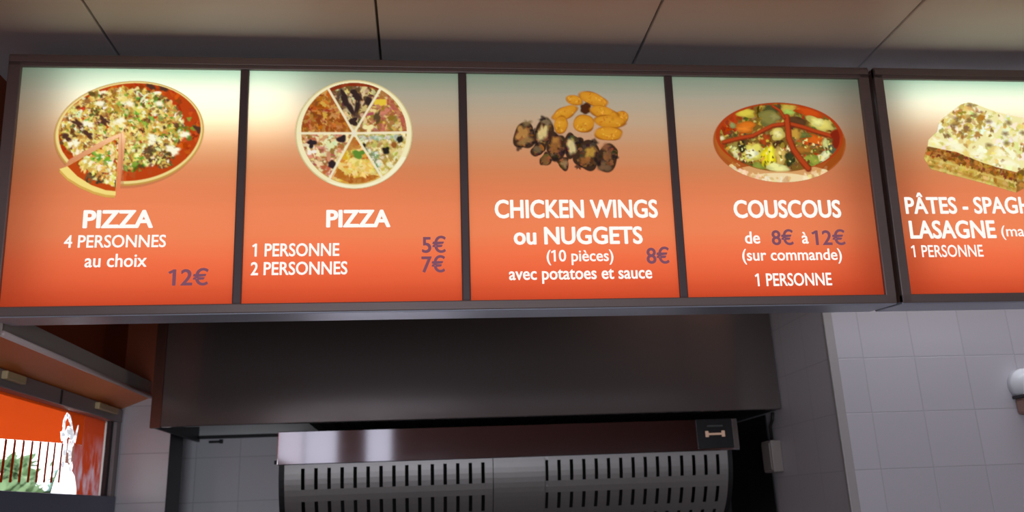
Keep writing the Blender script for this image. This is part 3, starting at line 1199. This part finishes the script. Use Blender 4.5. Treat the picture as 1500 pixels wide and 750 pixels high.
def pic_wings():
    c = Canvas(1056, 750, 4, 9)
    c.wref = 1056
    for x, y, rx, ry, r in ((560, 98, 66, 36, 15), (715, 90, 116, 48, 20), (650, 165, 44, 40, 0), (480, 205, 105, 46, -24),
                            (450, 300, 52, 66, 5), (635, 290, 80, 68, 0), (950, 235, 48, 44, 30), (800, 200, 112, 46, 17),
                            (848, 275, 118, 50, 4), (838, 372, 108, 52, 6)):
        rx, ry = rx * 1.07, ry * 1.12
        if (x, y) == (650, 165):
            c.blob(x, y, rx, ry, r, (74, 36, 18), .1, 3)
            continue
        c.blob(x, y, rx, ry, r, (150, 86, 18), .06, 2)
        c.blob(x - 2, y - 3, rx * .96, ry * .92, r, (200, 132, 34), .06, 3)
        c.blob(x - 6, y - 10, rx * .66, ry * .5, r, (214, 150, 44), .1, 5, .7)
        reg = c.ell(x, y, rx * .85, ry * .8, r)
        c.lock = reg
        c.scatter(14, reg, [(196, 126, 30), (232, 176, 70), (182, 112, 24)], 5, 11, op=.6)
        c.lock = None
    DK = (62, 42, 30)
    wings = [(155, 390, 92, 108, 10), (310, 365, 74, 128, 12), (265, 500, 52, 58, 30), (412, 480, 78, 116, 0), (325, 580, 44, 56, 30),
             (545, 470, 80, 100, -10), (470, 610, 48, 50, 20), (665, 550, 112, 112, -35), (825, 570, 88, 116, 15), (885, 540, 34, 40, 0)]
    for x, y, rx, ry, r in wings:
        c.blob(x, y, rx, ry, r, DK, .16, 2)
        reg = c.ell(x, y, rx * .85, ry * .85, r)
        c.lock = reg
        c.scatter(40, reg, [(96, 62, 36), (150, 94, 44), (48, 34, 28), (120, 84, 52), (70, 50, 40)], 9, 24, op=.8)
        c.lock = None
    for x, y, rx, ry, r, col in ((135, 365, 46, 56, 10, (186, 134, 70)), (160, 430, 46, 34, 0, (150, 112, 64)), (175, 285, 30, 24, 0, (130, 106, 70)),
                                 (300, 365, 34, 70, 6, (226, 204, 136)), (325, 270, 46, 26, 10, (128, 110, 80)), (262, 500, 28, 30, 0, (112, 92, 66)),
                                 (405, 460, 38, 60, 0, (150, 96, 48)), (400, 420, 24, 26, 0, (176, 120, 56)),
                                 (535, 475, 36, 56, -4, (226, 208, 146)), (475, 615, 26, 28, 0, (150, 120, 82)),
                                 (690, 520, 48, 36, -45, (190, 146, 60)), (640, 590, 40, 30, 0, (148, 90, 46)), (720, 450, 26, 24, 0, (72, 62, 50)),
                                 (815, 480, 34, 26, 0, (140, 88, 56)), (800, 640, 40, 44, 0, (112, 84, 60)), (830, 560, 30, 40, 0, (132, 84, 52)), (318, 580, 22, 28, 0, (124, 82, 48))):
        c.blob(x, y, rx, ry, r, col, .25, 5, .85)
    for x, y in ((300, 245), (230, 350), (245, 450), (480, 520), (600, 440), (745, 600), (720, 430), (110, 490), (890, 560), (590, 640), (390, 580)):
        c.blob(x, y, 22, 20, 0, (38, 28, 26), .3, 3, .85)
    return c


def pic_couscous():
    c = Canvas(1222, 750, 4, 21)
    c.wref = 1222
    c.put(c.ell(618, 386, 540, 322, 3), (168, 84, 34))
    c.lock = c.ell(618, 386, 540, 322, 3)
    c.put(c.ell(620, 655, 420, 95), (226, 180, 120), .75)
    c.put(c.ell(600, 680, 250, 46), (246, 228, 180), .8)
    c.scatter(70, c.poly([(200, 540), (420, 660), (760, 690), (1000, 600), (980, 660), (600, 720), (260, 640)]), [(240, 214, 160), (214, 170, 110), (248, 236, 200)], 10, 26, op=.7)
    c.put(c.poly([(1040, 300), (1160, 360), (1120, 520), (1010, 610), (960, 600), (1080, 460)]), (150, 70, 20), .7)
    c.put(c.poly([(90, 360), (160, 400), (230, 530), (330, 610), (250, 580), (130, 480)]), (176, 96, 36), .8)
    c.lock = None
    ins = c.ell(618, 342, 486, 282, 2)
    c.put(c.ell(618, 340, 516, 278, 2), (166, 56, 20))
    c.put(ins, (122, 90, 34))
    c.lock = ins
    c.scatter(260, ins, [(140, 104, 40), (96, 76, 32), (166, 124, 50), (120, 90, 40), (80, 60, 30), (150, 130, 60)], 12, 30)
    c.scatter(90, ins, [(206, 190, 96), (176, 60, 22), (190, 150, 60), (84, 92, 40)], 8, 20)
    c.scatter(70, c.poly([(120, 250), (300, 120), (420, 90), (330, 140), (180, 330)]), [(178, 64, 24), (150, 50, 20)], 12, 26)
    for x, y, rx, ry, r, col in ((340, 150, 72, 34, -5, (216, 196, 70)), (550, 120, 70, 36, 0, (78, 78, 40)), (520, 185, 90, 50, 0, (132, 124, 62)), (575, 180, 40, 28, 0, (150, 140, 80)),
                                 (690, 115, 66, 44, 0, (196, 170, 70)), (690, 140, 40, 22, 0, (170, 196, 90)), (860, 140, 120, 40, 16, (200, 76, 22)), (950, 240, 96, 52, 18, (222, 206, 104)),
                                 (930, 225, 50, 26, 10, (238, 230, 140)), (340, 262, 84, 42, 0, (214, 112, 30)), (330, 280, 50, 22, 0, (232, 130, 40)), (235, 250, 26, 20, 0, (150, 150, 90)),
                                 (600, 320, 56, 56, 0, (216, 196, 100)), (600, 320, 26, 30, 0, (238, 226, 150)), (840, 375, 60, 30, -5, (204, 80, 24)), (910, 370, 70, 42, 0, (212, 96, 28)),
                                 (800, 330, 50, 24, 0, (110, 116, 56)), (740, 320, 46, 40, 0, (196, 150, 60)), (395, 470, 84, 78, 0, (226, 214, 96)), (385, 480, 44, 40, 0, (250, 248, 200)),
                                 (310, 420, 26, 50, 15, (50, 44, 26)), (260, 470, 26, 46, -20, (226, 220, 160)), (528, 510, 54, 94, 10, (236, 216, 24)), (545, 480, 30, 60, 10, (250, 240, 60)),
                                 (625, 500, 50, 70, 0, (212, 176, 90)), (700, 520, 34, 60, -10, (60, 62, 34)), (600, 596, 90, 34, 0, (236, 232, 150)), (440, 585, 50, 30, 20, (140, 150, 60)),
                                 (975, 510, 50, 44, -30, (230, 230, 176)), (990, 400, 24, 42, 0, (206, 206, 130)), (1050, 440, 34, 40, 0, (90, 96, 70)), (880, 530, 56, 44, 0, (150, 160, 60)),
                                 (690, 440, 20, 22, 0, (240, 230, 170)), (800, 450, 60, 30, 0, (170, 110, 40)), (150, 355, 18, 16, 0, (230, 220, 170)), (500, 370, 40, 50, 20, (170, 70, 28)), (760, 215, 70, 36, 10, (92, 60, 34))):
        c.blob(x, y, rx, ry, r, [v * .82 for v in col], .2, 2)
        c.blob(x - 3, y - 4, rx * .82, ry * .8, r, col, .25, 5)
    c.scatter(150, c.poly([(150, 330), (1080, 330), (1000, 560), (600, 610), (300, 560)]), [(236, 226, 150), (110, 90, 40), (200, 170, 80), (90, 70, 30)], 5, 13)
    c.lock = None
    for pts, w in (([(165, 388), (290, 355), (400, 336), (500, 282), (560, 252), (650, 240)], 36), ([(710, 240), (800, 262), (900, 296), (1060, 345)], 36),
                   ([(672, 180), (682, 260), (690, 350), (730, 450), (790, 530), (850, 600)], 52), ([(560, 90), (620, 130), (655, 190)], 22)):
        c.line(pts, w, (122, 40, 18), .9, 3)
        c.line([(x - 3, y - 5) for x, y in pts], w * .66, (178, 66, 28), .95, 3)
    c.blob(1080, 345, 50, 60, 0, (130, 36, 18), .2, 3)
    c.put(c.ell(618, 340, 516, 280, 2) - c.ell(618, 346, 490, 272, 2), (170, 60, 22), .75)
    return c


def pic_lasagne():
    c = Canvas(1150, 750, 4, 33)
    c.wref = 800
    top = [(330, 70), (390, 52), (440, 66), (600, 128), (800, 172), (1000, 220), (1100, 262), (1010, 380), (900, 480), (740, 566), (600, 530), (500, 500), (300, 420), (90, 378), (96, 330), (160, 270), (175, 195)]
    side = [(90, 370), (300, 415), (500, 495), (740, 560), (748, 640), (740, 712), (600, 672), (450, 632), (280, 590), (115, 545), (64, 466)]
    right = [(740, 560), (900, 476), (1010, 376), (1100, 258), (1080, 420), (960, 560), (800, 680), (740, 712)]
    c.put(c.poly(right), (150, 104, 44))
    c.lock = c.poly(right)
    c.scatter(90, c.lock, [(176, 124, 50), (120, 76, 34), (206, 176, 90)], 10, 24)
    c.lock = None
    c.put(c.poly(side), (196, 156, 70))
    c.lock = c.poly(side)
    upper = c.poly([(90, 380), (300, 420), (500, 500), (740, 565), (744, 640), (500, 570), (300, 500), (90, 440)])
    c.scatter(150, upper, [(140, 84, 36), (170, 100, 40), (112, 68, 32), (190, 130, 60)], 9, 22)
    lower = c.poly([(64, 460), (300, 510), (500, 580), (744, 650), (740, 712), (450, 632), (115, 545)])
    c.scatter(90, lower, [(212, 180, 90), (186, 146, 56), (224, 200, 116), (160, 120, 46)], 8, 20)
    for dy, col in ((0, (228, 206, 120)), (45, (170, 120, 44)), (68, (226, 204, 124))):
        c.line([(60, 462 + dy * .9), (280, 512 + dy), (500, 578 + dy), (745, 645 + dy)], 12, col, .55, 3)
    c.scatter(50, upper, [(130, 74, 30), (186, 120, 50)], 7, 14)
    c.lock = None
    tm = c.poly(top)
    c.put(tm, (242, 232, 168))
    c.lock = tm
    c.scatter(200, tm, [(248, 242, 196), (236, 222, 140), (252, 250, 220), (228, 208, 120)], 12, 30)
    c.scatter(60, c.poly([(330, 80), (440, 70), (520, 140), (460, 300), (300, 330), (160, 290), (190, 200)]), [(196, 160, 80), (170, 130, 64), (214, 186, 100), (150, 110, 60)], 10, 24, op=.85)
    c.scatter(70, tm, [(190, 156, 76), (150, 112, 56), (206, 180, 100)], 7, 17, op=.85)
    for x, y in ((235, 300), (435, 150), (535, 195), (305, 175), (400, 72), (660, 285), (790, 280), (540, 370), (685, 205), (280, 225), (670, 355), (850, 330), (930, 260)):
        c.blob(x, y, 22, 14, 10, (128, 100, 62), .15, 4, .8)
    for x, y, s in ((290, 375, 60), (470, 440, 46), (690, 500, 50), (620, 420, 40), (720, 440, 40), (150, 340, 40)):
        c.blob(x, y, s, s * .5, 15, (253, 250, 214), .3, 5, .9)
    c.lock = None
    return c


def board(name, u_start, widths, label, end_left, end_right):
    """one light box: frame, dividers, printed panels; local x = along, -y = towards the viewer, z = up"""
    root = empty(name, (BX + u_start, BY, BZ), (LEAN, 0, 0))
    tag(root, label, 'menu board')
    total = sum(widths) + GAP * (len(widths) - 1)
    x0, x1 = -end_left, total + end_right
    z0, z1 = -0.0265, PH + 0.0375
    f0, f1 = -0.010, 0.006
    m = MB()
    m.box(x0, x1, f0, f1, PH, z1, bevel=0.003)
    m.box(x0, x1, f0, f1, z0, 0.0, bevel=0.003)
    m.box(x0, 0.0, f0, f1, z0 + 0.001, z1 - 0.001, bevel=0.003)
    m.box(total, x1, f0, f1, z0 + 0.001, z1 - 0.001, bevel=0.003)
    # raised inner lip
    m.box(x0 + 0.002, x1 - 0.002, f0 - 0.004, f0 + 0.002, PH + 0.012, PH + 0.030, bevel=0.002)
    m.build('frame', M_frame, root)
    m = MB()
    m.box(x0, x1, f1, DEPTH, z1 - 0.012, z1 - 0.002, bevel=0.001)
    m.box(x0 + 0.001, x0 + 0.009, f1, DEPTH, z0, z1 - 0.002)
    m.box(x1 - 0.009, x1 - 0.001, f1, DEPTH, z0, z1 - 0.002)
    m.box(x0, x1, DEPTH - 0.004, DEPTH, z0, z1 - 0.002)
    cs = m.build('casing', [M_back, M_inside], root)
    for f in cs.data.polygons:
        c, n = f.center, f.normal
        if (n.y < -0.5 and c.y > 0.09) or (n.z < -0.5 and c.z > 0.5) or (abs(n.x) > 0.5 and x0 + 0.004 < c.x < x1 - 0.004):
            f.material_index = 1
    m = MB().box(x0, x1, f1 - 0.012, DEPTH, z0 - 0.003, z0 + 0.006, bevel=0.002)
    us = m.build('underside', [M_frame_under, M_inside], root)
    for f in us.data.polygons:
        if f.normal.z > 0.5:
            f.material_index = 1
    u = 0.0
    panels = []
    for i, w in enumerate(widths):
        if i:
            m = MB().box(u - GAP + 0.004, u - 0.004, f0 + 0.002, f1, -0.001, PH + 0.001, bevel=0.004)
            m.build('divider', M_divider, root)
        me = bpy.data.meshes.new('menu_panel')
        me.from_pydata([(-0.006, 0, -0.006), (w + 0.006, 0, -0.006), (w + 0.006, 0, PH + 0.006), (-0.006, 0, PH + 0.006)], [], [(0, 1, 2, 3)])
        p = link('menu_panel', me, M_print, root)
        p.location = (u, 0.0, 0.0)
        panels.append((p, u_start + u))
        u += w + GAP
    # hangers up to the ceiling, behind the top edge
    for hx in (x0 + 0.12, x1 - 0.12):
        m = MB().tube([(hx, DEPTH - 0.008, z1 - 0.004), (hx, DEPTH - 0.008, z1 + 0.058)], 0.0012, 6)
        m.build('hanger_wire', M_dark, root)
    return root, panels, total


def tube_light(root, x, y, z, sx, sz, power, color=(1, 0.99, 0.96)):
    o = area('lightbox_tube', (x, y, z), (math.radians(-90), 0, 0), sx, sz, power, color)
    o.parent = root
    return o


DF = -0.0012
b1, p1, tot1 = board('menu_board', 0.0, [PW] * 4, 'long backlit menu board of four orange panels, pizza to couscous', 0.035, 0.033)
U5 = 2.580
b2, p2, tot2 = board('menu_board', U5, [0.80], 'backlit menu board with the lasagne panel at the right edge', 0.031, 0.035)

# fluorescent tubes inside the boxes (diffused by a sheet), facing the print
tube_light(b1, tot1 / 2, 0.085, 0.36, 2.36, 0.66, 3.0)
tube_light(b1, 0.45, 0.080, 0.590, 0.64, 0.16, 0.95, (0.95, 1.0, 0.93))
tube_light(b2, 0.40, 0.085, 0.36, 0.70, 0.66, 0.9)
tube_light(b2, 0.36, 0.080, 0.620, 0.60, 0.09, 0.60, (0.95, 1.0, 0.93))

pics = [pic_cut_pizza, pic_six_pizza, pic_wings, pic_couscous]
corners = [
    [(.070, .667), (.521, .674), (.100, .284), (.538, .283)],
    [(.744, .678), (1.123, .683), (.753, .313), (1.120, .313)],
    [(1.378, .643), (1.777, .649), (1.370, .354), (1.759, .355)],
    [(1.991, .629), (2.478, .635), (1.967, .334), (2.442, .334)],
]
H_, M_, L_ = 0.030, 0.018, 0.013
white = [
    [('PIZZA', .196, .383, .217, .051, .040), ('4 PERSONNES', .151, .420, .162, .035, M_), ('au choix', .209, .372, .107, .037, M_)],
    [('PIZZA', .855, 1.036, .216, .051, .040), ('1 PERSONNE', .653, .893, .133, .037, .022), ('2 PERSONNES', .651, .916, .080, .037, .022)],
    [('CHICKEN WINGS', 1.336, 1.822, .241, .055, .032), ('ou NUGGETS', 1.389, 1.771, .162, .052, .034), ('(10 pièces)', 1.483, 1.680, .111, .034, M_), ('avec potatoes et sauce', 1.372, 1.792, .058, .037, .022)],
    [('COUSCOUS', 2.055, 2.393, .239, .055, .034), ('de', 2.082, 2.129, .160, .037, .022), ('à', 2.259, 2.280, .159, .037, .022), ('(sur commande)', 2.069, 2.379, .108, .035, M_), ('1 PERSONNE', 2.102, 2.339, .031, .038, .020)],
]
price = [
    [('12€', .431, .538, .0535, .045, .022)],
    [('5€', 1.125, 1.193, .140, .046, .022), ('7€', 1.123, 1.190, .083, .046, .022)],
    [('8€', 1.7786, 1.8472, .102, .047, .022)],
    [('8€', 2.165, 2.233, .155, .045, .022), ('12€', 2.291, 2.396, .154, .045, .022)],
]
PANEL_LABELS = ['panel with a pizza that has one slice cut out', 'panel with a round pizza in six wedges',
                'panel with chicken wings and nuggets', 'panel with a red bowl of couscous']
for (p, off), lb in zip(p1, PANEL_LABELS):
    p['label'] = lb
for (p, off), fn, cor, wt, pr in zip(p1, pics, corners, white, price):
    fn().build(cor, p, off, DF)
    lettering(wt, 'lettering', M_letter, p, DF, off)
    lettering(pr, 'price', M_price, p, DF, off)
p, off = p2[0]
pic_lasagne().build([(2.684, .638), (3.057, .643), (2.637, .301), (2.999, .300)], p, off, DF)
lettering([('PÂTES - SPAGHETTI', 2.601, 2.930, .250, .053, .030, 'PÂTES - SPA'), ('LASAGNE', 2.605, 2.887, .172, .056, .032),
           ('(maison)', 2.904, 2.990, .177, .034, .012, '(mai'), ('1 PERSONNE', 2.602, 2.835, .114, .037, .014)], 'lettering', M_letter, p, DF, off)
